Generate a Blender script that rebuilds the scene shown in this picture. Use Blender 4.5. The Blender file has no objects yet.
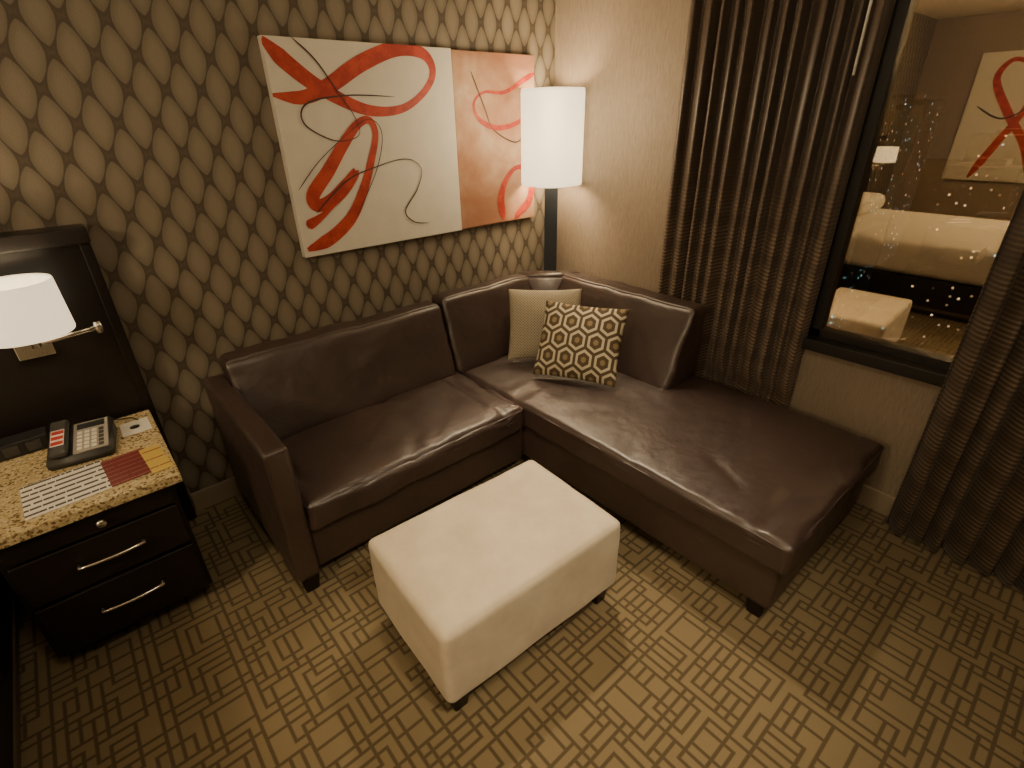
import bpy, bmesh, math, random
from mathutils import Vector, Matrix, noise
random.seed(7)
sc=bpy.context.scene
# ---------------------------------------------------------------- node helpers
class NT:
    def __init__(s,name):
        s.m=bpy.data.materials.new(name); s.m.use_nodes=True
        s.t=s.m.node_tree; s.t.nodes.clear()
        s.out=s.t.nodes.new('ShaderNodeOutputMaterial')
    def n(s,k,**kw):
        x=s.t.nodes.new(k)
        for a,b in kw.items(): setattr(x,a,b)
        return x
    def lk(s,a,b): s.t.links.new(a,b)
    def put(s,sock,v):
        if isinstance(v,bpy.types.NodeSocket): s.lk(v,sock)
        elif v is not None: sock.default_value=v
    def M(s,op,a,b=None,c=None):
        x=s.n('ShaderNodeMath',operation=op)
        s.put(x.inputs[0],a)
        if b is not None: s.put(x.inputs[1],b)
        if c is not None: s.put(x.inputs[2],c)
        return x.outputs[0]
    def obj(s):
        x=s.n('ShaderNodeTexCoord'); sp=s.n('ShaderNodeSeparateXYZ'); s.lk(x.outputs['Object'],sp.inputs[0])
        return x.outputs['Object'],sp.outputs[0],sp.outputs[1],sp.outputs[2]
    def comb(s,x,y,z):
        c=s.n('ShaderNodeCombineXYZ'); s.put(c.inputs[0],x);s.put(c.inputs[1],y);s.put(c.inputs[2],z); return c.outputs[0]
    def noise(s,vec,scale,detail=3,rough=.5,dist=0):
        x=s.n('ShaderNodeTexNoise'); s.lk(vec,x.inputs['Vector']); x.inputs['Scale'].default_value=scale
        x.inputs['Detail'].default_value=detail; x.inputs['Roughness'].default_value=rough; x.inputs['Distortion'].default_value=dist
        return x.outputs['Fac']
    def white(s,vec):
        x=s.n('ShaderNodeTexWhiteNoise',noise_dimensions='3D'); s.lk(vec,x.inputs['Vector']); return x.outputs['Value']
    def smooth(s,v,a,b):
        x=s.n('ShaderNodeMapRange',interpolation_type='SMOOTHSTEP'); s.put(x.inputs[0],v)
        x.inputs[1].default_value=a;x.inputs[2].default_value=b;x.inputs[3].default_value=0;x.inputs[4].default_value=1
        return x.outputs[0]
    def rng(s,v,a,b,c,d):
        x=s.n('ShaderNodeMapRange'); s.put(x.inputs[0],v)
        for i,q in enumerate((a,b,c,d)): x.inputs[i+1].default_value=q
        return x.outputs[0]
    def mix(s,f,a,b,mode='MIX'):
        x=s.n('ShaderNodeMix',data_type='RGBA',blend_type=mode); s.put(x.inputs[0],f)
        s.put(x.inputs[6],col(a) if not isinstance(a,bpy.types.NodeSocket) else a)
        s.put(x.inputs[7],col(b) if not isinstance(b,bpy.types.NodeSocket) else b)
        return x.outputs[2]
    def bump(s,h,strength=.3,dist=.01):
        b=s.n('ShaderNodeBump'); s.lk(h,b.inputs['Height']); b.inputs['Strength'].default_value=strength; b.inputs['Distance'].default_value=dist
        return b.outputs[0]
    def bsdf(s,base,rough=.6,metal=0,normal=None,spec=.5,coat=0,sheen=0,emis=None,estr=0,alpha=None):
        b=s.n('ShaderNodeBsdfPrincipled')
        s.put(b.inputs['Base Color'],col(base) if not isinstance(base,bpy.types.NodeSocket) else base)
        s.put(b.inputs['Roughness'],rough); b.inputs['Metallic'].default_value=metal
        b.inputs['Specular IOR Level'].default_value=spec; b.inputs['Coat Weight'].default_value=coat
        b.inputs['Sheen Weight'].default_value=sheen
        if normal is not None: s.lk(normal,b.inputs['Normal'])
        if emis is not None:
            s.put(b.inputs['Emission Color'],col(emis) if not isinstance(emis,bpy.types.NodeSocket) else emis)
            s.put(b.inputs['Emission Strength'],estr)
        s.lk(b.outputs[0],s.out.inputs[0]); return b
def col(c): return tuple(c)+(1,) if len(c)==3 else tuple(c)

def simple(name,c,rough=.6,metal=0,nscale=40,namt=.12,bump=.1,**k):
    t=NT(name); v,_,_,_=t.obj(); f=t.noise(v,nscale)
    c2=tuple(x*(1-namt) for x in c); c1=tuple(min(1,x*(1+namt)) for x in c)
    t.bsdf(t.mix(f,c2,c1),rough,metal,t.bump(f,bump,.002) if bump else None,**k); return t.m

def m_wallpaper():
    t=NT('patterned_wallpaper'); v,x,y,z=t.obj()
    a,b=.114,.200; hw,hh=.0480,.097
    u=t.M('DIVIDE',x,a); w=t.M('DIVIDE',z,b)
    def g(off):
        fu=t.M('SUBTRACT',t.M('FRACT',t.M('ADD',u,off+10)),.5); fv=t.M('SUBTRACT',t.M('FRACT',t.M('ADD',w,off+10)),.5)
        e=t.M('POWER',t.M('ABSOLUTE',t.M('MULTIPLY',fv,b/hh)),1.6)
        return t.M('ADD',t.M('POWER',t.M('ABSOLUTE',t.M('MULTIPLY',fu,a/hw)),1.4),e)
    G=t.M('MINIMUM',g(0),g(.5))
    oval=t.M('SUBTRACT',1,t.smooth(G,.74,.82))
    cen=t.M('SUBTRACT',1,t.smooth(G,.15,.80))
    band=t.smooth(G,.84,1.3)
    weave=t.noise(t.comb(t.M('MULTIPLY',x,300),0,t.M('MULTIPLY',z,700)),1,2)
    c=t.mix(band,(.080,.062,.044),(.145,.113,.080))
    ov=t.mix(cen,(.195,.160,.114),(.270,.228,.168))
    c=t.mix(oval,c,ov)
    c=t.mix(t.rng(weave,.3,.7,0,.42),c,(.038,.030,.021))
    t.bsdf(c,.6,0,t.bump(t.M('ADD',oval,t.M('MULTIPLY',weave,.4)),.2,.002)); return t.m
def m_wallbeige():
    t=NT('beige_textile_wallcovering'); v,x,y,z=t.obj()
    n=t.noise(t.comb(t.M('MULTIPLY',x,160),t.M('MULTIPLY',y,160),t.M('MULTIPLY',z,22)),1,4,.6)
    n2=t.noise(v,60,3)
    c=t.mix(t.rng(n,.3,.7,0,1),(.235,.182,.130),(.32,.258,.192)); c=t.mix(t.M('MULTIPLY',n2,.25),c,(.19,.145,.10))
    t.bsdf(c,.75,0,t.bump(n,.25,.003)); return t.m
def m_carpet():
    t=NT('geometric_carpet'); v,x,y,z=t.obj()
    p=.0315
    U=t.M('DIVIDE',t.M('ADD',x,10),p); W=t.M('DIVIDE',t.M('ADD',y,10),p)
    def layer(nx,ny,ox,oy,seed,shrink,byrow):
        uu=t.M('ADD',U,ox); ww=t.M('ADD',W,oy)
        if byrow:
            cw=t.M('FLOOR',t.M('DIVIDE',ww,ny)); uu=t.M('ADD',uu,t.M('FLOOR',t.M('MULTIPLY',t.white(t.comb(cw,seed,5)),nx)))
            cu=t.M('FLOOR',t.M('DIVIDE',uu,nx))
        else:
            cu=t.M('FLOOR',t.M('DIVIDE',uu,nx)); ww=t.M('ADD',ww,t.M('FLOOR',t.M('MULTIPLY',t.white(t.comb(cu,seed,5)),ny)))
            cw=t.M('FLOOR',t.M('DIVIDE',ww,ny))
        lu=t.M('SUBTRACT',uu,t.M('MULTIPLY',cu,nx)); lw=t.M('SUBTRACT',ww,t.M('MULTIPLY',cw,ny))
        def r(k): return t.M('GREATER_THAN',t.white(t.comb(cu,cw,seed+k)),1-shrink)
        x0=t.M('ADD',.5,r(0)); x1=t.M('SUBTRACT',nx-.5,r(1)); y0=t.M('ADD',.5,r(2)); y1=t.M('SUBTRACT',ny-.5,r(3))
        def dd(l,a,b):
            mid=t.M('MULTIPLY',t.M('ADD',a,b),.5); h=t.M('MULTIPLY',t.M('SUBTRACT',b,a),.5)
            return t.M('SUBTRACT',t.M('ABSOLUTE',t.M('SUBTRACT',l,mid)),h)
        d=t.M('MAXIMUM',dd(lu,x0,x1),dd(lw,y0,y1))
        return t.M('SUBTRACT',1,t.smooth(t.M('MULTIPLY',t.M('ABSOLUTE',d),p),.0028,.0072))
    tot=t.M('MAXIMUM',layer(5,4,0,0,1.5,.25,True),layer(4,6,2,1,11.5,.20,False))
    tot=t.M('MAXIMUM',tot,layer(8,6,1,3,23.5,.25,False))
    fib=t.noise(v,420,2,.7); big=t.noise(v,5,2)
    c=t.mix(fib,(.155,.116,.060),(.345,.268,.150))
    c=t.mix(t.M('MULTIPLY',tot,.84),c,t.mix(fib,(.042,.030,.015),(.100,.073,.038)))
    c=t.mix(t.M('MULTIPLY',big,.2),c,(.10,.075,.038))
    t.bsdf(c,.9,0,t.bump(fib,.45,.003),spec=.2,sheen=.15); return t.m
def m_leather():
    t=NT('dark_brown_leather'); v,x,y,z=t.obj()
    vo=t.n('ShaderNodeTexVoronoi'); t.lk(v,vo.inputs['Vector']); vo.inputs['Scale'].default_value=260
    n=t.noise(v,6,3,.5,.5); n2=t.noise(v,30,3); n3=t.noise(v,9,2,.5,.8)
    h=t.M('ADD',t.M('MULTIPLY',vo.outputs['Distance'],.05),t.M('ADD',t.M('MULTIPLY',n,1.2),t.M('MULTIPLY',n2,.10)))
    h=t.M('ADD',h,t.M('MULTIPLY',n3,.35))
    c=t.mix(n,(.036,.0215,.0180),(.060,.0370,.0315))
    t.bsdf(c,t.rng(n2,.3,.7,.36,.45),0,t.bump(h,.45,.012),spec=1.0); return t.m
def m_darkwood(name='espresso_wood',c=(.0065,.0045,.0038)):
    t=NT(name); v,x,y,z=t.obj()
    n=t.noise(t.comb(t.M('MULTIPLY',x,6),t.M('MULTIPLY',y,6),t.M('MULTIPLY',z,60)),1,4,.6)
    t.bsdf(t.mix(n,c,tuple(q*2.0 for q in c)),.38,0,t.bump(n,.08,.002),spec=.4); return t.m
def m_granite():
    t=NT('speckled_granite'); v,x,y,z=t.obj()
    vo=t.n('ShaderNodeTexVoronoi'); t.lk(v,vo.inputs['Vector']); vo.inputs['Scale'].default_value=150
    sp=t.n('ShaderNodeSeparateColor'); t.lk(vo.outputs['Color'],sp.inputs[0]); n=t.noise(v,90,4,.7)
    c=t.mix(t.smooth(sp.outputs[0],.3,.7),(.48,.37,.19),(.62,.52,.31)); c=t.mix(t.smooth(sp.outputs[1],.74,.84),c,(.20,.13,.06))
    c=t.mix(t.smooth(n,.56,.68),c,(.28,.19,.08)); t.bsdf(c,.25,0,spec=.5); return t.m
def m_curtain(name,k):
    t=NT(name); v,x,y,z=t.obj()
    fine=t.M('SINE',t.M('MULTIPLY',z,2*math.pi/.0170))
    band=t.rng(t.smooth(t.M('SINE',t.M('MULTIPLY',z,2*math.pi/.15)),-.8,-.2),0,1,.50,1)
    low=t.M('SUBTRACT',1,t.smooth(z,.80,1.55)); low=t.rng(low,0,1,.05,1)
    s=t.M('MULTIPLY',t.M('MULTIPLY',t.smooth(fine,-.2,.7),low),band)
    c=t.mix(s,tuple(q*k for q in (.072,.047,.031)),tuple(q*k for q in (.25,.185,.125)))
    t.bsdf(c,.42,0,t.bump(fine,.06,.002),sheen=.10); return t.m
def m_hexpillow():
    t=NT('geometric_link_fabric'); v,x,y,z=t.obj()
    a,b=.092,.180
    def g(off):
        fu=t.M('SUBTRACT',t.M('FRACT',t.M('ADD',t.M('DIVIDE',x,a),off+10)),.5); fv=t.M('SUBTRACT',t.M('FRACT',t.M('ADD',t.M('DIVIDE',y,b),off+10)),.5)
        X=t.M('MULTIPLY',t.M('ABSOLUTE',fu),2); Y=t.M('MULTIPLY',t.M('ABSOLUTE',fv),2)
        return t.M('MAXIMUM',X,t.M('ADD',t.M('MULTIPLY',X,.5),t.M('MULTIPLY',Y,1.5)))
    G=t.M('MINIMUM',g(0),g(.5))
    c1=t.M('SUBTRACT',1,t.smooth(G,.24,.28)); ring=t.M('MULTIPLY',t.smooth(G,.58,.62),t.M('SUBTRACT',1,t.smooth(G,.83,.87)))
    n=t.noise(v,300,2)
    c=t.mix(ring,(.080,.052,.024),(.60,.53,.38)); c=t.mix(c1,c,(.26,.19,.095)); c=t.mix(t.M('MULTIPLY',n,.2),c,(.10,.07,.03))
    t.bsdf(c,.8,0,t.bump(t.M('ADD',ring,n),.3,.002)); return t.m
def m_dotpillow():
    t=NT('dotted_woven_fabric'); v,x,y,z=t.obj()
    s1=t.M('SINE',t.M('MULTIPLY',x,2*math.pi/.015)); s2=t.M('SINE',t.M('MULTIPLY',y,2*math.pi/.015)); d=t.smooth(t.M('MULTIPLY',s1,s2),.0,.6)
    c=t.mix(d,(.37,.325,.24),(.15,.12,.08)); t.bsdf(c,.85,0,t.bump(d,.4,.002)); return t.m
def m_suede():
    t=NT('cream_suede'); v,x,y,z=t.obj(); n=t.noise(v,6,5,.65); n2=t.noise(v,90,3)
    c=t.mix(t.rng(n,.35,.65,0,1),(.63,.53,.385),(.74,.64,.485)); t.bsdf(c,.75,0,t.bump(t.M('ADD',n,t.M('MULTIPLY',n2,.2)),.12,.01),sheen=.25); return t.m
def m_peach():
    t=NT('mottled_peach_canvas'); v,x,y,z=t.obj(); n=t.noise(v,4.0,5,.55,.3); n2=t.noise(v,40,3)
    k=t.M('ADD',n,t.M('MULTIPLY',t.M('ABSOLUTE',t.M('SUBTRACT',z,1.50)),-.45))
    c=t.mix(t.smooth(k,.20,.48),(.30,.13,.07),(.44,.26,.16)); c=t.mix(t.smooth(k,.40,.62),c,(.54,.41,.29)); c=t.mix(t.M('MULTIPLY',n2,.2),c,(.4,.2,.12))
    t.bsdf(c,.8,0,t.bump(n2,.1,.002)); return t.m
def m_red():
    t=NT('brushed_red_paint'); v,x,y,z=t.obj(); n=t.noise(v,14,4,.7); n2=t.noise(v,120,3,.7)
    c=t.mix(t.smooth(n,.38,.62),(.34,.028,.015),(.50,.058,.026)); c=t.mix(t.smooth(n2,.66,.82),c,(.6,.18,.10))
    t.bsdf(c,.55); return t.m
def m_shade(name,strength,tr_c=.85):
    t=NT(name); v,x,y,z=t.obj(); n=t.noise(v,150,2)
    d=t.n('ShaderNodeBsdfDiffuse'); d.inputs[0].default_value=(.62,.56,.45,1)
    tr=t.n('ShaderNodeBsdfTranslucent'); tr.inputs[0].default_value=(tr_c,tr_c*.92,tr_c*.76,1)
    mx=t.n('ShaderNodeMixShader'); mx.inputs[0].default_value=.5; t.lk(d.outputs[0],mx.inputs[1]); t.lk(tr.outputs[0],mx.inputs[2])
    e=t.n('ShaderNodeEmission'); t.lk(t.mix(n,(1,.80,.52),(1,.85,.60)),e.inputs[0]); e.inputs[1].default_value=strength
    ad=t.n('ShaderNodeAddShader'); t.lk(mx.outputs[0],ad.inputs[0]); t.lk(e.outputs[0],ad.inputs[1]); t.lk(ad.outputs[0],t.out.inputs[0]); return t.m
def m_glass():
    t=NT('night_window_glass'); tr=t.n('ShaderNodeBsdfTransparent'); gl=t.n('ShaderNodeBsdfGlossy'); gl.inputs['Roughness'].default_value=.012
    gl.inputs[0].default_value=(1,.84,.60,1)
    mx=t.n('ShaderNodeMixShader'); mx.inputs[0].default_value=.38; t.lk(tr.outputs[0],mx.inputs[1]); t.lk(gl.outputs[0],mx.inputs[2]); t.lk(mx.outputs[0],t.out.inputs[0]); return t.m
def m_building(seed,c,strength,cw=3.,ch=3.4,thr=.75):
    t=NT('lit_tower_facade'); v,x,y,z=t.obj()
    u=t.M('DIVIDE',t.M('ADD',x,t.M('ADD',y,500)),cw); w=t.M('DIVIDE',t.M('ADD',z,500),ch)
    wn=t.n('ShaderNodeTexWhiteNoise',noise_dimensions='3D'); t.lk(t.comb(t.M('FLOOR',u),t.M('FLOOR',w),seed),wn.inputs['Vector'])
    sp=t.n('ShaderNodeSeparateColor'); t.lk(wn.outputs['Color'],sp.inputs[0])
    on=t.M('POWER',t.smooth(wn.outputs['Value'],thr,1.),2)
    du=t.M('SUBTRACT',t.M('FRACT',u),t.rng(sp.outputs[0],0,1,.15,.85)); dw=t.M('SUBTRACT',t.M('FRACT',w),t.rng(sp.outputs[1],0,1,.15,.85))
    d=t.M('SQRT',t.M('ADD',t.M('MULTIPLY',du,du),t.M('MULTIPLY',dw,dw)))
    e=t.M('ADD',t.M('MULTIPLY',t.M('MULTIPLY',on,t.M('LESS_THAN',d,.14)),strength),.003)  # constant term paints a faint haze glow over the whole facade
    cc=t.mix(t.smooth(sp.outputs[2],.6,.7),c,(1,.7,.4))
    t.bsdf((.02,.028,.030),.5,0,emis=cc,estr=e); return t.m
def m_cityground():
    t=NT('city_lights_ground'); v,x,y,z=t.obj()
    vo=t.n('ShaderNodeTexVoronoi',feature='F1'); vv=t.comb(t.M('MULTIPLY',x,.25),y,0); t.lk(vv,vo.inputs['Vector']); vo.inputs['Scale'].default_value=.34
    cl=t.smooth(t.noise(t.comb(t.M('MULTIPLY',x,.02),t.M('MULTIPLY',y,.09),0),1,2),.50,.62)
    dot=t.M('SUBTRACT',1,t.smooth(vo.outputs['Distance'],.02,.08))
    far=t.smooth(x,260,420)
    sp=t.n('ShaderNodeSeparateColor'); t.lk(vo.outputs['Color'],sp.inputs[0])
    c=t.mix(t.smooth(sp.outputs[0],.35,.42),(1,.60,.28),(.25,.9,.85)); c=t.mix(t.smooth(sp.outputs[1],.75,.8),c,(.8,.95,1))
    t.bsdf((.006,.009,.011),.8,0,emis=c,estr=t.M('MULTIPLY',t.M('MULTIPLY',far,cl),t.M('MULTIPLY',dot,t.M('MULTIPLY',t.M('POWER',sp.outputs[2],3),3.5)))); return t.m
def m_lines(name,base,ink,period,duty,axis=1,rot=0):
    t=NT(name); v,x,y,z=t.obj(); q=(x,y)[axis]; o=(y,x)[axis]
    f=t.M('FRACT',t.M('ADD',t.M('DIVIDE',q,period),100)); l=t.M('LESS_THAN',f,duty)
    brk=t.noise(t.comb(t.M('MULTIPLY',o,90),t.M('FLOOR',t.M('DIVIDE',q,period)),0),1,1)
    l=t.M('MULTIPLY',l,t.smooth(brk,.38,.42))
    t.bsdf(t.mix(l,base,ink),.5); return t.m

WP=m_wallpaper();WB=m_wallbeige();CP=m_carpet();LE=m_leather();DW=m_darkwood();GR=m_granite()
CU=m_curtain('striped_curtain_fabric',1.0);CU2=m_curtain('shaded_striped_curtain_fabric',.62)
SU=m_suede();SH=m_shade('lamp_shade_fabric',1.6,.30);SH2=m_shade('wall_lamp_shade_fabric',1.1,.24)
CH=simple('brushed_nickel',(.75,.72,.66),.25,1,80,.05,.02)
BK=simple('slate_black_metal',(.030,.036,.045),.4,.3,60,.1,.03)
BP=simple('black_plastic',(.018,.018,.02),.35,0,60,.1,.03)
CEIL=simple('ceiling_paint',(.72,.66,.54),.9,0,80,.05,.1)
BASEB=simple('taupe_baseboard',(.30,.24,.17),.5,0,40,.06,.03)
CANV=simple('off_white_canvas',(.64,.60,.52),.8,0,14,.08,.1)
PEACH=m_peach()
RED=m_red()
INK=simple('dark_line_paint',(.05,.03,.028),.6,0,30,.1,.05)
LINEN=simple('white_bed_linen',(.80,.76,.68),.85,0,9,.05,.3)
GREY=simple('grey_beige_plastic',(.36,.33,.29),.45,0,60,.05,.02)
DGREY=simple('dark_grey_plastic',(.045,.044,.043),.4,0,60,.05,.02)
WHITE=simple('white_card',(.74,.72,.66),.5,0,60,.03,.02)
FRAME=simple('dark_bronze_frame',(.018,.016,.014),.45,.2,60,.1,.02)
SOCK=simple('black_socket_face',(.045,.043,.042),.4)

# ---------------------------------------------------------------- mesh helpers
def link(o,parent=None):
    sc.collection.objects.link(o)
    if parent is not None:
        o.parent=parent; o.matrix_parent_inverse=Matrix.Translation(-Vector(parent.location))
    return o
def fin(name,bm,mat,parent=None,smooth=True,mats=None,loc=None):
    me=bpy.data.meshes.new(name); bmesh.ops.recalc_face_normals(bm,faces=bm.faces[:])
    if loc is not None:
        bmesh.ops.translate(bm,verts=bm.verts[:],vec=-Vector(loc))
    bm.to_mesh(me); bm.free()
    for m in (mats or [mat]): me.materials.append(m)
    if smooth:
        for p in me.polygons: p.use_smooth=True
    o=bpy.data.objects.new(name,me)
    if loc is not None: o.location=loc
    link(o,parent)
    return o
def root(name,loc,label,cat,kind=None):
    o=bpy.data.objects.new(name,None); o.location=loc; o.empty_display_size=.1; sc.collection.objects.link(o)
    tag(o,label,cat,kind); return o
def tag(o,label=None,cat=None,kind=None,group=None):
    if label:o['label']=label
    if cat:o['category']=cat
    if kind:o['kind']=kind
    if group:o['group']=group
def addbox(bm,a,b,M=None):
    r=bmesh.ops.create_cube(bm,size=1)['verts']
    for v in r:
        v.co=Vector([(a[i]+b[i])/2+v.co[i]*(b[i]-a[i]) for i in range(3)])
        if M: v.co=M@v.co
    return r
def box(name,a,b,mat,parent=None,bev=0,seg=2,M=None):
    bm=bmesh.new(); addbox(bm,a,b)
    if bev: bmesh.ops.bevel(bm,geom=bm.edges[:],offset=bev,segments=seg,profile=.5,affect='EDGES')
    if M: bmesh.ops.transform(bm,matrix=M,verts=bm.verts[:])
    o=fin(name,bm,mat,parent,smooth=False)
    if bev:
        for p in o.data.polygons: p.use_smooth=True
        md=o.modifiers.new('wn','WEIGHTED_NORMAL'); md.keep_sharp=True
    return o
def cushion(name,a,b,r,mat,parent=None,puff=(0,0,.0),cuts=18,wr=.0,wedge=None,seam=None,M=None,seed=0,sag=0,crease=None):
    """rounded, padded block between corners a and b"""
    bm=bmesh.new(); bmesh.ops.create_cube(bm,size=2)
    bmesh.ops.subdivide_edges(bm,edges=bm.edges[:],cuts=cuts,use_grid_fill=True)
    c=[(a[i]+b[i])/2 for i in range(3)]; h=[(b[i]-a[i])/2 for i in range(3)]
    for v in bm.verts:
        n=[math.sin(v.co[i]*math.pi/2) for i in range(3)]
        p=Vector([n[i]*h[i] for i in range(3)])
        q=Vector([max(-(h[i]-r),min(h[i]-r,p[i])) for i in range(3)])
        d=p-q
        if d.length>1e-6: p=q+d.normalized()*r
        for i in range(3):
            if puff[i]:
                j,k=[x for x in range(3) if x!=i]
                p[i]+= (1 if n[i]>0 else -1)*abs(n[i])**3*puff[i]*(1-n[j]**4)*(1-n[k]**4)
        if sag and n[2]>.5: p[2]-=sag*max(0,(1-n[0]**2))*max(0,(1-n[1]**2))
        if wedge:  # (axis, keep side, amount): thins the block towards its top
            ax,side,k=wedge; t=(n[2]+1)/2
            ref=side*h[ax]; p[ax]=ref+(p[ax]-ref)*(1-k*t)
        w=Vector(c)+p
        if wr:
            dd=noise.noise(w*7+Vector((seed,0,0)))*wr+noise.noise(w*16+Vector((seed,3,0)))*wr*.4
            w+=p.normalized()*dd
        if crease:  # pull creases running inward from the rim: (axis along rim, amount)
            ax,am=crease
            e=max(abs(n[0]),abs(n[1]))
            q2=w[ax]*9+3.0*noise.noise(Vector((w[0]*3,w[1]*3,seed)))
            w[2]-= am*(max(0,math.sin(q2*3.0))**3)*max(0,(e-.35))/.65*(1 if n[2]>.3 else 0)*max(0,.35+noise.noise(Vector((w[0]*4,w[1]*4,seed+9))))
        v.co=w
    if M: bmesh.ops.transform(bm,matrix=M,verts=bm.verts[:])
    return fin(name,bm,mat,parent)
def lathe(name,prof,centre,mat,parent=None,seg=48,sq=2.0):
    bm=bmesh.new(); rings=[]
    for (r,z) in prof:
        ring=[]
        for i in range(seg):
            an=2*math.pi*i/seg; ca,sa=math.cos(an),math.sin(an)
            k=(abs(ca)**sq+abs(sa)**sq)**(-1/sq)
            ring.append(bm.verts.new((centre[0]+r*k*ca,centre[1]+r*k*sa,centre[2]+z)))
        rings.append(ring)
    for A,B in zip(rings,rings[1:]):
        for i in range(seg):
            bm.faces.new((A[i],A[(i+1)%seg],B[(i+1)%seg],B[i]))
    return fin(name,bm,mat,parent)
def tube(name,pts,rad,mat,parent=None,seg=10,closed=False):
    bm=bmesh.new(); pts=[Vector(p) for p in pts]; rings=[]; n=len(pts)
    for i,p in enumerate(pts):
        if closed: d=(pts[(i+1)%n]-pts[i-1]).normalized()
        else: d=(pts[min(i+1,n-1)]-pts[max(i-1,0)]).normalized()
        up=Vector((0,0,1)) if abs(d.z)<.9 else Vector((1,0,0))
        s=d.cross(up).normalized(); u=s.cross(d)
        rings.append([bm.verts.new(p+(s*math.cos(2*math.pi*k/seg)+u*math.sin(2*math.pi*k/seg))*rad) for k in range(seg)])
    pairs=list(zip(rings,rings[1:]))
    if closed: pairs.append((rings[-1],rings[0]))
    for A,B in pairs:
        for k in range(seg): bm.faces.new((A[k],A[(k+1)%seg],B[(k+1)%seg],B[k]))
    if not closed: bm.faces.new(rings[0]); bm.faces.new(rings[-1])
    return fin(name,bm,mat,parent)
def piping(x0,y0,x1,y1,z,r,mat,par,rad=.004):
    pts=[]
    for cx,cy,a0 in ((x1-r,y1-r,0),(x0+r,y1-r,90),(x0+r,y0+r,180),(x1-r,y0+r,270)):
        for k in range(7):
            an=math.radians(a0+k*15); pts.append((cx+r*math.cos(an),cy+r*math.sin(an),z))
    return tube('piping',pts,rad,mat,par,seg=8,closed=True)
def taperleg(name,x,y,z0,z1,s0,s1,mat,parent):
    bm=bmesh.new(); vs=addbox(bm,(-.5,-.5,0),(.5,.5,1))
    for v in vs:
        t=v.co.z; s=s0+(s1-s0)*t
        v.co=Vector((x+v.co.x*s,y+v.co.y*s,z0+(z1-z0)*t))
    bmesh.ops.bevel(bm,geom=bm.edges[:],offset=.003,segments=2,affect='EDGES')
    return fin(name,bm,mat,parent,smooth=False)
def crom(P,n=10):
    out=[]; Q=[P[0]]+list(P)+[P[-1]]
    for i in range(1,len(Q)-2):
        p0,p1,p2,p3=[Vector(q) for q in Q[i-1:i+3]]
        for k in range(n):
            t=k/n
            out.append(.5*((2*p1)+(p2-p0)*t+(2*p0-5*p1+4*p2-p3)*t*t+(3*p1-p0-3*p2+p3)*t**3))
    out.append(Vector(P[-1])); return out

# ---------------------------------------------------------------- room shell
WX,WY=2.39,2.38; XL,YF,ZC=-4.2,-2.6,2.55
def struct(o): o['kind']='structure'; return o
struct(box('floor',(XL,YF,-.1),(WX+.1,WY+.1,0),CP))
struct(box('ceiling',(XL,YF,ZC),(WX+.1,WY+.1,ZC+.1),CEIL))
struct(box('wall_back',(XL,WY,0),(WX+.14,WY+.12,ZC),WP))
struct(box('wall_left',(XL-.12,YF,0),(XL,WY+.12,ZC),WB))
struct(box('wall_front',(XL-.12,YF-.12,0),(WX+.14,YF,ZC),WB))
bm=bmesh.new()
addbox(bm,(WX,.80,0),(WX+.14,WY,ZC)); addbox(bm,(WX,-1.9,0),(WX+.14,.80,.655)); addbox(bm,(WX,YF,0),(WX+.14,-1.9,ZC)); addbox(bm,(WX,-1.9,2.42),(WX+.14,.80,ZC))
struct(fin('wall_right',bm,WB,smooth=False))
struct(box('baseboard_back',(.09,WY-.014,0),(WX-.014,WY,.10),BASEB,bev=.003))
struct(box('baseboard_right',(WX-.014,-2.6,0),(WX,WY,.10),BASEB,bev=.003))
# window
win=root('window_1',(WX,-.55,.7),None,None,'structure')
g=box('window_glass',(2.440,-1.86,.70),(2.446,.80,2.42),m_glass(),win)
bm=bmesh.new()
addbox(bm,(2.41,.725,.70),(2.50,.80,2.42)); addbox(bm,(2.41,-1.9,.70),(2.50,-1.82,2.42)); addbox(bm,(2.41,-1.9,2.36),(2.50,.80,2.42)); addbox(bm,(2.41,-1.9,.70),(2.50,.80,.735))
fin('window_frame',bm,FRAME,win,smooth=False)
struct(box('trim_1',(2.345,-1.9,.655),(2.53,.795,.705),FRAME,bev=.004))

# ---------------------------------------------------------------- sectional sofa
S=root('sectional_sofa',(1.3,1.8,0),'dark brown leather sectional sofa with chaise in the corner','sofa')
cushion('armrest',(.272,1.550,.075),(.357,2.31,.652),.016,LE,S,wr=.003,cuts=22,puff=(.003,0,.002))
cushion('sofa_base',(.359,1.585,.075),(1.42,2.28,.27),.014,LE,S,wr=.003,cuts=12)
cushion('chaise_base',(1.425,.355,.08),(2.255,2.27,.275),.016,LE,S,wr=.003,cuts=14)
cushion('seat_cushion',(.360,1.545,.265),(1.402,2.12,.395),.030,LE,S,wr=.011,cuts=54,puff=(0,.008,.018),seed=1,crease=(0,.036))
cushion('seat_cushion',(1.405,.330,.268),(2.272,2.12,.395),.023,LE,S,wr=.011,cuts=68,puff=(.004,.003,.014),seed=5,crease=(1,.028))
piping(.367,1.552,1.398,2.12,.377,.03,LE,S,.0045); piping(1.408,.336,2.270,2.12,.377,.026,LE,S,.0045)
cushion('back_cushion',(.350,2.030,.385),(1.372,2.265,.752),.030,LE,S,wr=.012,cuts=46,puff=(0,.014,.002),wedge=(1,1,.55),seed=9)
cushion('back_cushion',(1.380,2.030,.385),(2.02,2.265,.776),.030,LE,S,wr=.011,cuts=36,puff=(0,.012,.002),wedge=(1,1,.55),seed=12)
cushion('back_cushion',(1.968,1.18,.385),(2.255,2.06,.776),.030,LE,S,wr=.011,cuts=38,puff=(.010,0,.002),wedge=(0,1,.58),seed=15)
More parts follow.
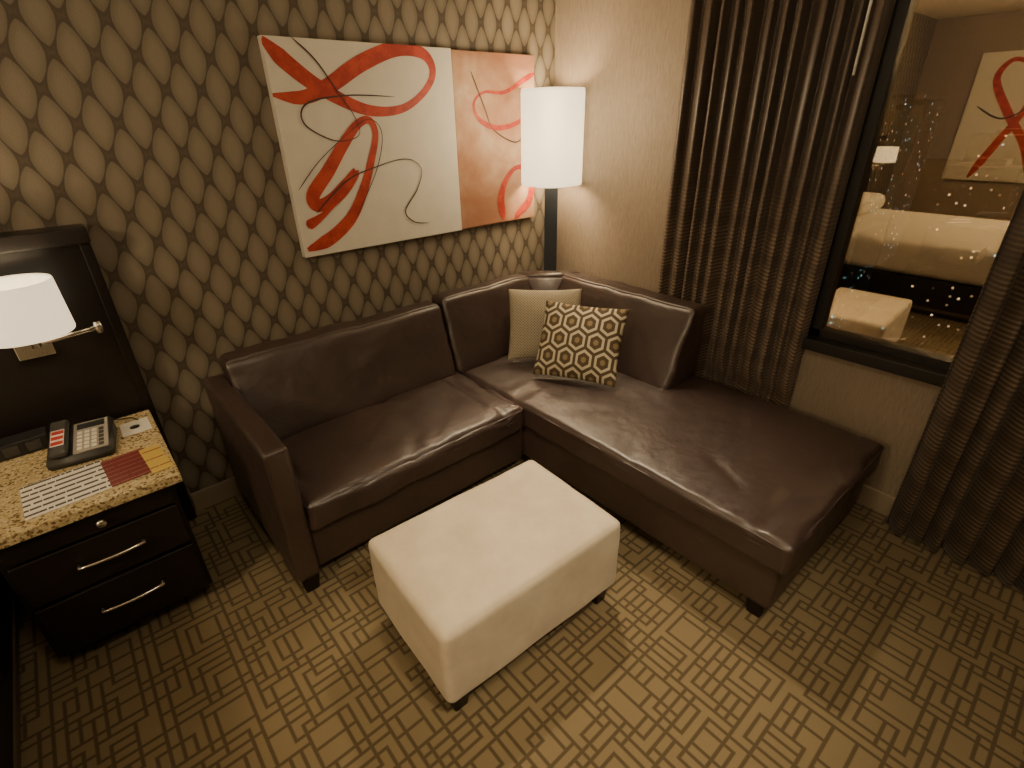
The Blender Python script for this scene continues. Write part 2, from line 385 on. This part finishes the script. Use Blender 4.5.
# corner and rear frame
bm=bmesh.new()
prof=[(1.96,2.16),(1.96,2.27),(2.04,2.27),(2.262,2.06),(2.262,1.98),(2.17,1.98)]
lo=[bm.verts.new((x,y,.30)) for x,y in prof]; hi=[bm.verts.new((x,y,.778)) for x,y in prof]
bm.faces.new(lo); bm.faces.new(hi)
for i in range(6): bm.faces.new((lo[i],lo[(i+1)%6],hi[(i+1)%6],hi[i]))
bmesh.ops.bevel(bm,geom=bm.edges[:],offset=.02,segments=4,affect='EDGES'); fin('corner_block',bm,LE,S)
cushion('back_frame',(.365,2.20,.085),(2.02,2.29,.58),.02,LE,S,cuts=10)
cushion('back_frame',(2.17,1.24,.085),(2.260,2.05,.58),.02,LE,S,cuts=10)
for (x,y) in [(.318,1.590),(1.475,.405),(2.20,.405),(.33,2.24),(2.2,2.1)]:
    taperleg('leg',x,y,0,.088,.048,.070,DW,S)

# throw pillows
def pillow(name,bl,br,tl,tr,th,mat,label,k=1.0):
    bl,br,tl,tr=[Vector(q) for q in (bl,br,tl,tr)]
    c=(bl+br+tl+tr)/4; ex=((br-bl)+(tr-tl)).normalized(); ey=((tl-bl)+(tr-br)); ey=(ey-ex*ey.dot(ex)).normalized(); ez=ex.cross(ey)
    W=((br-bl).length+(tr-tl).length)/4*k; Hh=((tl-bl).length+(tr-br).length)/4*k
    bm=bmesh.new(); N=28
    for sgn in (1,-1):
        g=[]
        for i in range(N+1):
            row=[]
            for j in range(N+1):
                u=math.sin((i/N*2-1)*math.pi/2); v=math.sin((j/N*2-1)*math.pi/2)
                x=u*W*(1-.055*(1-v*v)); y=v*Hh*(1-.055*(1-u*u))
                z=sgn*th*((1-u**2)*(1-v**2))**.45
                z+=sgn*noise.noise(Vector((x*9,y*9,sgn*3)))*.006*(1-u*u)*(1-v*v)
                row.append(bm.verts.new((x,y,z)))
            g.append(row)
        for i in range(N):
            for j in range(N): bm.faces.new((g[i][j],g[i+1][j],g[i+1][j+1],g[i][j+1]))
    bmesh.ops.remove_doubles(bm,verts=bm.verts[:],dist=.0004)
    o=fin(name,bm,mat); M=Matrix((ex,ey,ez)).transposed().to_4x4(); M.translation=c; o.matrix_world=M
    tag(o,label,'cushion'); return o
pillow('throw_pillow',(1.60,1.97,.435),(1.89,1.69,.435),(1.80,2.06,.755),(2.09,1.79,.755),.055,m_dotpillow(),'grey-beige throw pillow with fine weave in the sofa corner')
pillow('throw_pillow',(1.61,1.72,.43),(1.80,1.34,.43),(1.79,1.82,.755),(1.98,1.44,.755),.062,m_hexpillow(),'brown and cream throw pillow with linked hexagon pattern')

# ---------------------------------------------------------------- ottoman
O=root('ottoman',(.795,1.028,0),'cream suede cube ottoman with dark wooden feet','ottoman')
MO=Matrix.Translation((.795,1.028,0))@Matrix.Rotation(-.047,4,'Z')
cushion('ottoman_body',(-.357,-.240,.080),(.357,.240,.382),.024,SU,O,cuts=36,wr=.003,puff=(.003,.003,.008),M=MO)
for sx in (-1,1):
    for sy in (-1,1):
        p=MO@Vector((sx*.305,sy*.19,0)); taperleg('leg',p.x,p.y,0,.085,.046,.060,DW,O)

# ---------------------------------------------------------------- floor lamp
lc=(2.222,2.222,0)
L=root('floor_lamp',lc,'slim dark floor lamp with glowing white shade behind the sofa','lamp')
# the stand is a slim rectangular post on a round foot
lathe('lamp_base',[(0,0),(.085,0),(.085,.012),(.08,.018),(0,.02)],(2.27,2.27,0),BK,L)
MLp=Matrix.Translation((2.250,2.250,0))@Matrix.Rotation(math.radians(45),4,'Z')
box('lamp_pole',(-.012,-.038,.015),(.012,.038,1.27),BK,L,bev=.003,M=MLp)
lathe('lamp_shade',[(.150,1.245),(.152,1.26),(.152,1.70),(.150,1.72),(.147,1.72),(.149,1.70),(.149,1.26),(.147,1.245),(.150,1.245)],lc,SH,L,seg=64,sq=3)
lathe('bulb',[(0,1.38),(.02,1.39),(.032,1.43),(.03,1.47),(.015,1.51),(.012,1.54),(0,1.54)],lc,m_shade('bulb_glow',8),L,seg=24)
tube('shade_carrier',[(lc[0]-.148,lc[1],1.27),(lc[0],lc[1],1.272),(lc[0]+.148,lc[1],1.27)],.003,BK,L)

# ---------------------------------------------------------------- curtains
def curtain(name,y0,y1,xc,amp,z0,z1,nf,seed,label,mat,zq=None):
    bm=bmesh.new(); NU=nf*20; NV=48; g=[]
    for j in range(NV+1):
        t=j/NV; z=z0+(z1-z0)*t; row=[]
        for i in range(NU+1):
            s=i/NU
            ph=2*math.pi*nf*(s+.010*math.sin(s*21+seed)+.003*math.sin(s*47+seed*3)+.0012*math.sin(t*5+s*9))
            am=amp*(.82+.18*math.sin(s*31+seed*2))
            xx=xc
            if zq and z<zq: am*=.60; xx=xc+amp*.33
            y=y0+(y1-y0)*s+.012*math.cos(ph)
            row.append(bm.verts.new((xx-am*(2*abs(math.sin(ph/2))**1.2-1)+.0015*noise.noise(Vector((s*20,t*4,seed))),y,z)))
        g.append(row)
    for j in range(NV):
        for i in range(NU): bm.faces.new((g[j][i],g[j][i+1],g[j+1][i+1],g[j+1][i]))
    o=fin(name,bm,mat); md=o.modifiers.new('s','SOLIDIFY'); md.thickness=.003
    tag(o,label,'curtain'); return o
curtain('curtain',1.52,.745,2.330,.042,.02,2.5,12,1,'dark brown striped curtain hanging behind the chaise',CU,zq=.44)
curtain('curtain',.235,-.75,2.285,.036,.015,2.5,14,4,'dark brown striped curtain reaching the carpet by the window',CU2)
wand=tube('curtain_wand',[(2.27,.80,2.45),(2.265,.795,1.70)],.0045,WHITE); tag(wand,'thin white curtain pull wand beside the dark curtain','curtain wand')

# ---------------------------------------------------------------- paintings
def stroke(pts,w,mat,par,x0,W,zt,Hh,y,xax=0,flip=1):
    P=crom([(a,b,0) for a,b in pts],16); bm=bmesh.new(); prev=None
    for _ in range(3): P=[P[0]]+[(P[i-1]+P[i]*2+P[i+1])/4 for i in range(1,len(P)-1)]+[P[-1]]
    n=len(P)
    Q=[Vector((p.x*W,-p.y*Hh,0)) for p in P]
    for i,p in enumerate(Q):
        d=(Q[min(i+1,n-1)]-Q[max(i-1,0)]); d=d.normalized() if d.length>0 else Vector((1,0,0))
        s=Vector((-d.y,d.x,0)); t=i/(n-1); ww=w*(.8+.28*math.sin(t*9+1))*min(1,t*12+.3,(1-t)*12+.3)
        lift=.0009*t
        def mk(q):
            q=Vector((max(0,min(W,q.x)),max(-Hh,min(0,q.y)),0))
            return bm.verts.new((x0+q.x,y-lift,zt+q.y) if xax==0 else (y+lift,x0+flip*q.x,zt+q.y))
        a,b=mk(p+s*ww/2),mk(p-s*ww/2)
        if prev:
            try: bm.faces.new((prev[0],a,b,prev[1]))
            except Exception: pass
        prev=(a,b)
    return fin('painted_stroke',bm,mat,par,smooth=False)
redA=[(.0,.01),(.10,.11),(.24,.21),(.45,.30),(.65,.30),(.80,.22),(.87,.12),(.82,.035),(.66,.02),(.46,.09),(.28,.19),(.14,.245),(0,.235)]
redB=[(.02,.96),(.15,.92),(.28,.83),(.37,.70),(.44,.55),(.485,.42),(.46,.350),(.39,.37),(.30,.46),(.20,.58),(.10,.69),(.12,.745),(.22,.70),(.34,.58)]
redC=[(.04,.84),(.14,.79),(.25,.70),(.36,.59)]
inkA=[(.13,0),(.22,.08),(.30,.2),(.38,.33),(.39,.42),(.26,.44),(.12,.36),(.15,.27),(.36,.235),(.62,.24)]
inkB=[(.10,.78),(.28,.64),(.46,.58),(.65,.55),(.74,.61),(.70,.72),(.61,.83),(.66,.90),(.76,.92)]
inkC=[(.03,.66),(.16,.53),(.33,.41),(.46,.345),(.52,.42),(.46,.60),(.30,.84)]
x1,x2,x3,zt,zb=.807,1.667,2.205,1.881,1.053; HH=zt-zb
P1=root('wall_painting',(1.24,2.35,1.47),'off-white abstract canvas with looping red ribbons above sofa','painting')
box('canvas',(x1,2.342,zb),(x2,WY-.001,zt),CANV,P1,bev=.002)
yy=2.3412
stroke(redA,.058,RED,P1,x1,x2-x1,zt,HH,yy); stroke(redB,.054,RED,P1,x1,x2-x1,zt,HH,yy-.001)
stroke(redC,.040,RED,P1,x1,x2-x1,zt,HH,yy-.002)
stroke(inkA,.006,INK,P1,x1,x2-x1,zt,HH,yy-.003); stroke(inkB,.006,INK,P1,x1,x2-x1,zt,HH,yy-.004)
stroke(inkC,.004,INK,P1,x1,x2-x1,zt,HH,yy-.005)
P2=root('wall_painting',(1.94,2.35,1.47),'mottled peach abstract canvas with red swirls beside the lamp','painting')
box('canvas',(x2+.004,2.347,zb+.004),(x3,WY-.001,zt-.004),PEACH,P2,bev=.002)
yy=2.3462
a2=(x2+.004,x3-x2-.004,zt-.004,HH-.008)
stroke([(1,.10),(.85,.14),(.6,.21),(.35,.21),(.22,.27),(.28,.36),(.5,.41),(.78,.38),(1,.28)],.024,RED,P2,*a2,yy)
stroke([(.2,.1),(.35,.3),(.45,.42),(.75,.5),(.9,.4)],.006,INK,P2,*a2,yy-.0012)
stroke([(.55,.98),(.52,.85),(.58,.74),(.72,.66),(.88,.67),(.96,.76),(.92,.88),(.80,.94),(.70,.99)],.045,RED,P2,*a2,yy-.0024)
# similar picture on the far wall (seen reflected in the window)
P3=root('wall_painting',(XL+.02,1.45,1.4),'tall off-white abstract canvas with red ribbons on the far wall','painting')
box('canvas',(XL+.001,.75,.75),(XL+.035,1.80,2.15),CANV,P3,bev=.002)
stroke([(.75,.98),(.6,.7),(.45,.4),(.5,.15),(.7,.06),(.8,.2),(.6,.45),(.35,.7),(.2,.98)],.08,RED,P3,.75,1.05,2.15,1.4,XL+.037,1)
stroke([(.1,.1),(.3,.3),(.6,.5),(.9,.4)],.02,INK,P3,.75,1.05,2.15,1.4,XL+.0385,1)

# ---------------------------------------------------------------- headboard, bed, nightstand
HB=root('headboard',(-1.2,2.33,0),'dark espresso wooden headboard panel against patterned wallpaper','headboard')
box('panel',(-3.1,2.31,.02),(.055,2.375,1.25),DW,HB,bev=.004)
box('frame_rail',(-3.15,2.27,1.245),(.085,2.378,1.295),DW,HB,bev=.005)
box('frame_stile',(.050,2.300,.02),(.082,2.378,1.245),DW,HB,bev=.004)
B=root('bed',(-1.45,1.2,0),'bed with white linen on a dark wooden base','bed')
box('bed_base',(-2.35,.25,.03),(-.535,2.26,.30),DW,B,bev=.006)
box('base_trim',(-.536,.26,.05),(-.528,2.25,.075),simple('trim_strip',(.12,.09,.06),.4),B)
cushion('mattress',(-2.32,.27,.30),(-.56,2.25,.58),.06,LINEN,B,cuts=16,wr=.006)
for x in (-1.90,-.98):
    cushion('bed_pillow',(x-.36,1.84,.58),(x+.36,2.24,.74),.07,LINEN,B,cuts=12,wr=.01,puff=(0,0,.02),seed=x)
N=root('nightstand',(-.2,2.0,0),'black two-drawer nightstand with speckled granite top','nightstand')
box('nightstand_body',(-.42,1.77,.085),(.035,2.265,.565),DW,N,bev=.003)
box('plinth',(-.40,1.88,0),(.015,2.26,.087),DW,N)
box('stone_top',(-.45,1.725,.565),(.062,2.28,.60),GR,N,bev=.005,seg=3)
def handle(z,x0,x1,par):
    pts=[(x0,1.752,z),(x0,1.73,z)]
    for k in range(9):
        t=k/8; pts.append((x0+(x1-x0)*t,1.726-.008*math.sin(t*math.pi),z))
    pts+=[(x1,1.73,z),(x1,1.752,z)]
    o=tube('handle',pts,.0055,CH,par)
    o['label']='curved nickel drawer handle'; return o
for z0,z1,hz in ((.315,.475,.405),(.095,.30,.215)):
    d=box('drawer',(-.405,1.752,z0),(.022,1.772,z1),DW,N,bev=.003)
    o=handle(hz,-.265,-.095,None); o.parent=d
sh=box('drawer',(-.405,1.752,.485),(.022,1.772,.555),DW,N,bev=.003)
k=lathe('knob',[(0,0),(.006,0),(.006,.012),(.014,.016),(.015,.024),(.010,.030),(0,.031)],(0,0,0),CH,None,seg=20)
k.data.transform(Matrix.Translation((-.17,1.753,.525))@Matrix.Rotation(math.radians(90),4,'X')); k.parent=sh; k['label']='nickel lock knob'

# wall lamps on the headboard
def walllamp(dx,label):
    W=root('wall_lamp',(-.17+dx,2.27,.93),label,'lamp')
    box('mounting_plate',(-.225+dx,2.282,.895),(-.125+dx,2.312,.965),CH,W,bev=.004)
    sx,sy=(-.155+dx,2.13)
    tube('swing_arm',[(-.16+dx,2.285,.935),(-.13+dx,2.25,.95),(-.02+dx,2.20,.975),(.012+dx,2.195,.978)],.006,CH,W)
    tube('swing_arm',[(.012+dx,2.195,.985),(-.06+dx,2.165,.985),(sx,sy,.985)],.006,CH,W)
    lathe('arm_joint',[(0,-.02),(.011,-.02),(.013,0),(.011,.02),(0,.02)],(.012+dx,2.195,.982),CH,W,seg=20)
    lathe('lamp_shade',[(.112,1.02),(.114,1.025),(.108,1.18),(.106,1.185),(.104,1.18),(.110,1.03),(.112,1.02)],(sx,sy,0),SH2,W)
    tube('lamp_holder',[(sx,sy,.975),(sx,sy,1.06)],.012,CH,W)
    lathe('bulb',[(0,1.06),(.02,1.07),(.026,1.10),(.015,1.14),(0,1.145)],(sx,sy,0),m_shade('bulb_glow_small',10),W,seg=20)
    return sx,sy
sc_=walllamp(0,'nickel swing-arm wall lamp with cream shade above the nightstand')
sd_=walllamp(-2.65,'nickel swing-arm wall lamp on the far end of the headboard')

# ---------------------------------------------------------------- things on the nightstand
zt0=.6005
T=root('telephone',(-.13,2.10,zt0),'dark grey desk telephone with pale keypad and red label','telephone')
MT=Matrix.Translation((-.155,2.10,zt0))@Matrix.Rotation(math.radians(-8),4,'Z')
bm=bmesh.new(); vs=addbox(bm,(-.09,-.10,0),(.09,.10,.03))
for v in vs:
    if v.co.z>.02 and v.co.y>0: v.co.z=.062
bmesh.ops.bevel(bm,geom=bm.edges[:],offset=.006,segments=3,affect='EDGES'); bmesh.ops.transform(bm,matrix=MT,verts=bm.verts[:]); fin('phone_body',bm,DGREY,T)
sl=math.atan2(.032,.2)
MS=MT@Matrix.Translation((0,0,.0465))@Matrix.Rotation(sl,4,'X')
box('face_plate',(-.018,-.085,-.001),(.08,.085,.005),GREY,T,bev=.002,M=MS)
box('phone_display',(-.008,.045,.005),(.07,.075,.007),BP,T,M=MS)
cushion('handset',(-.078,-.098,.006),(-.026,.098,.03),.011,DGREY,T,cuts=10,M=MS)
RL=simple('red_label',(.45,.03,.02),.5)
box('label_plate',(-.070,-.055,.0298),(-.034,.035,.0306),WHITE,T,M=MS)
for q in (-.05,-.02,.01):
    box('handset_label',(-.068,q,.0306),(-.036,q+.018,.0315),RL,T,M=MS)
for i in range(4):
    for j in range(5):
        box('key',(-.006+i*.020,-.075+j*.022,.005),(.008+i*.020,-.061+j*.022,.009),DGREY if (i==3) else WHITE,T,bev=.001,seg=1,M=MS)
tube('phone_cord',[(-.17,2.20,.61),(-.13,2.255,.606),(-.06,2.262,.606),(.0,2.235,.606),(.015,2.20,.606)],.0022,BP,T)
Q=root('power_outlet_unit',(-.3,2.24,zt0),'dark tabletop power outlet unit behind the telephone','power outlet')
box('outlet_housing',(-.44,2.20,zt0),(-.24,2.272,.655),BP,Q,bev=.004)
for x in (-.40,-.34,-.28):
    box('socket',(x-.02,2.195,.612),(x+.02,2.201,.645),SOCK,Q,bev=.002)
def sheet(name,c,w,h,ang,mat,z,label,cat,th=.0008):
    bm=bmesh.new(); addbox(bm,(-w/2,-h/2,0),(w/2,h/2,th)); o=fin(name,bm,mat,smooth=False); o.location=(c[0],c[1],z); o.rotation_euler=(0,0,math.radians(ang)); tag(o,label,cat); return o
sheet('paper_leaflet',(-.222,1.880),.21,.205,3,m_lines('printed_form',(.80,.77,.70),(.05,.045,.045),.030,.36,1),zt0,'white printed leaflet with dark text lines on nightstand','leaflet')
o=sheet('brochure',(-.060,1.880),.12,.185,4,m_lines('maroon_print',(.15,.012,.012),(.34,.16,.13),.028,.12,1),zt0+.001,'maroon brochure panel lying on granite nightstand top','brochure')
o=sheet('brochure',(.018,1.868),.06,.185,4,m_lines('yellow_print',(.58,.42,.10),(.22,.03,.02),.06,.10,1),zt0+.0022,'orange and yellow folded brochure near the nightstand edge','brochure')
c=root('key_card',(.0,2.155,zt0),'white card with small dark round emblem on nightstand','card')
box('card',(-.045,2.10,zt0),(.045,2.21,zt0+.0015),WHITE,c)
lathe('card_emblem',[(0,.0019),(.016,.0019),(.016,.0014)],(-.002,2.155,zt0),BP,c,seg=32)

# ---------------------------------------------------------------- city outside
gd=box('city_ground',(25,-500,-62),(900,700,-60),m_cityground()); tag(gd,'dark city ground with scattered street lights at night','city lights','stuff')
T1=(.35,.85,.85)
bl=[(58,19,5,8,-9,T1,2.2),(90,14,9,12,-18,(1,.6,.25),2.2),(120,40,12,14,1,T1,2.5),(150,20,14,16,-22,(.5,.9,1),2.2),(190,60,16,20,2,T1,2.5),(230,36,18,20,-16,(1,.8,.5),2.5),(80,2,8,10,-24,(1,.7,.4),1.8),(270,78,24,24,4,(.7,.9,1),3),(320,46,24,24,-10,(.8,.9,1),3),(44,10,4,6,-14,T1,1.8)]
for i,(x,y,w,d,top,c,st) in enumerate(bl):
    bm=bmesh.new(); addbox(bm,(x,y-w/2,-60),(x+d,y+w/2,top)); addbox(bm,(x+d*.3,y-w*.25,top),(x+d*.8,y+w*.2,top+2))
    q=x/110
    o=fin('city_tower',bm,m_building(i*3.1,c,st,cw=1.1*q+.2,ch=1.2*q+.2,thr=.60),smooth=False); tag(o,'distant dark office tower with scattered lit windows','building',group='city towers outside the window')

# ---------------------------------------------------------------- lights
def light(kind,name,loc,power,colr,size=.1,target=None,**k):
    d=bpy.data.lights.new(name,kind); d.energy=power; d.color=colr
    if kind=='AREA': d.size=size
    else: d.shadow_soft_size=size
    for a,b in k.items(): setattr(d,a,b)
    o=bpy.data.objects.new(name,d); o.location=loc; sc.collection.objects.link(o)
    if target: o.rotation_euler=(Vector(target)-Vector(loc)).to_track_quat('-Z','Y').to_euler()
    return o
warm=(1,.775,.48)
light('POINT','floor_lamp_light',(lc[0],lc[1],1.46),38,warm,.11)
light('POINT','added_lamp_fill',(1.93,1.93,1.62),16,warm,.16)  # added fill in midair before the shade, boosts the floor lamp's glow
light('POINT','wall_lamp_light',(sc_[0],sc_[1],1.12),6,warm,.03)
light('POINT','wall_lamp_light',(sd_[0],sd_[1],1.12),6,warm,.03)
light('AREA','ceiling_light',(.3,.0,2.5),15,(1,.80,.53),.5,(.9,1.0,0))
light('SPOT','ceiling_spot_light',(.60,-.40,2.5),95,(1,.80,.53),.06,(1.08,.90,.1),spot_size=math.radians(50),spot_blend=.9)
light('SPOT','added_corner_spot',(1.95,1.85,2.5),135,(1,.80,.53),.07,(1.15,.82,0),spot_size=math.radians(50),spot_blend=.9)  # added unseen spot, sharpens light and shadow from the lamp's side
light('POINT','added_room_fill',(-2.2,.4,2.2),95,(1,.77,.46),.15)  # added unseen fill, brightens the room that the window reflects
w=bpy.data.worlds.new('night'); sc.world=w; w.use_nodes=True
w.node_tree.nodes['Background'].inputs[0].default_value=(.009,.012,.014,1); w.node_tree.nodes['Background'].inputs[1].default_value=1

# ---------------------------------------------------------------- camera
cam=bpy.data.cameras.new('camera'); co=bpy.data.objects.new('camera',cam); sc.collection.objects.link(co); sc.camera=co
cam.sensor_width=36; cam.lens=516.8/1024*36; cam.clip_start=.02; cam.clip_end=2000
th,r,a=math.radians(27.497),math.radians(1.215),math.radians(49.535)
Fw=Vector((math.cos(a)*math.cos(th),math.sin(a)*math.cos(th),-math.sin(th))); R=Vector((math.sin(a),-math.cos(a),0)); U=R.cross(Fw)
Rc=R*math.cos(r)-U*math.sin(r); Uc=R*math.sin(r)+U*math.cos(r)
M=Matrix((Rc,Uc,-Fw)).transposed().to_4x4(); M.translation=(0,0,1.6); co.matrix_world=M
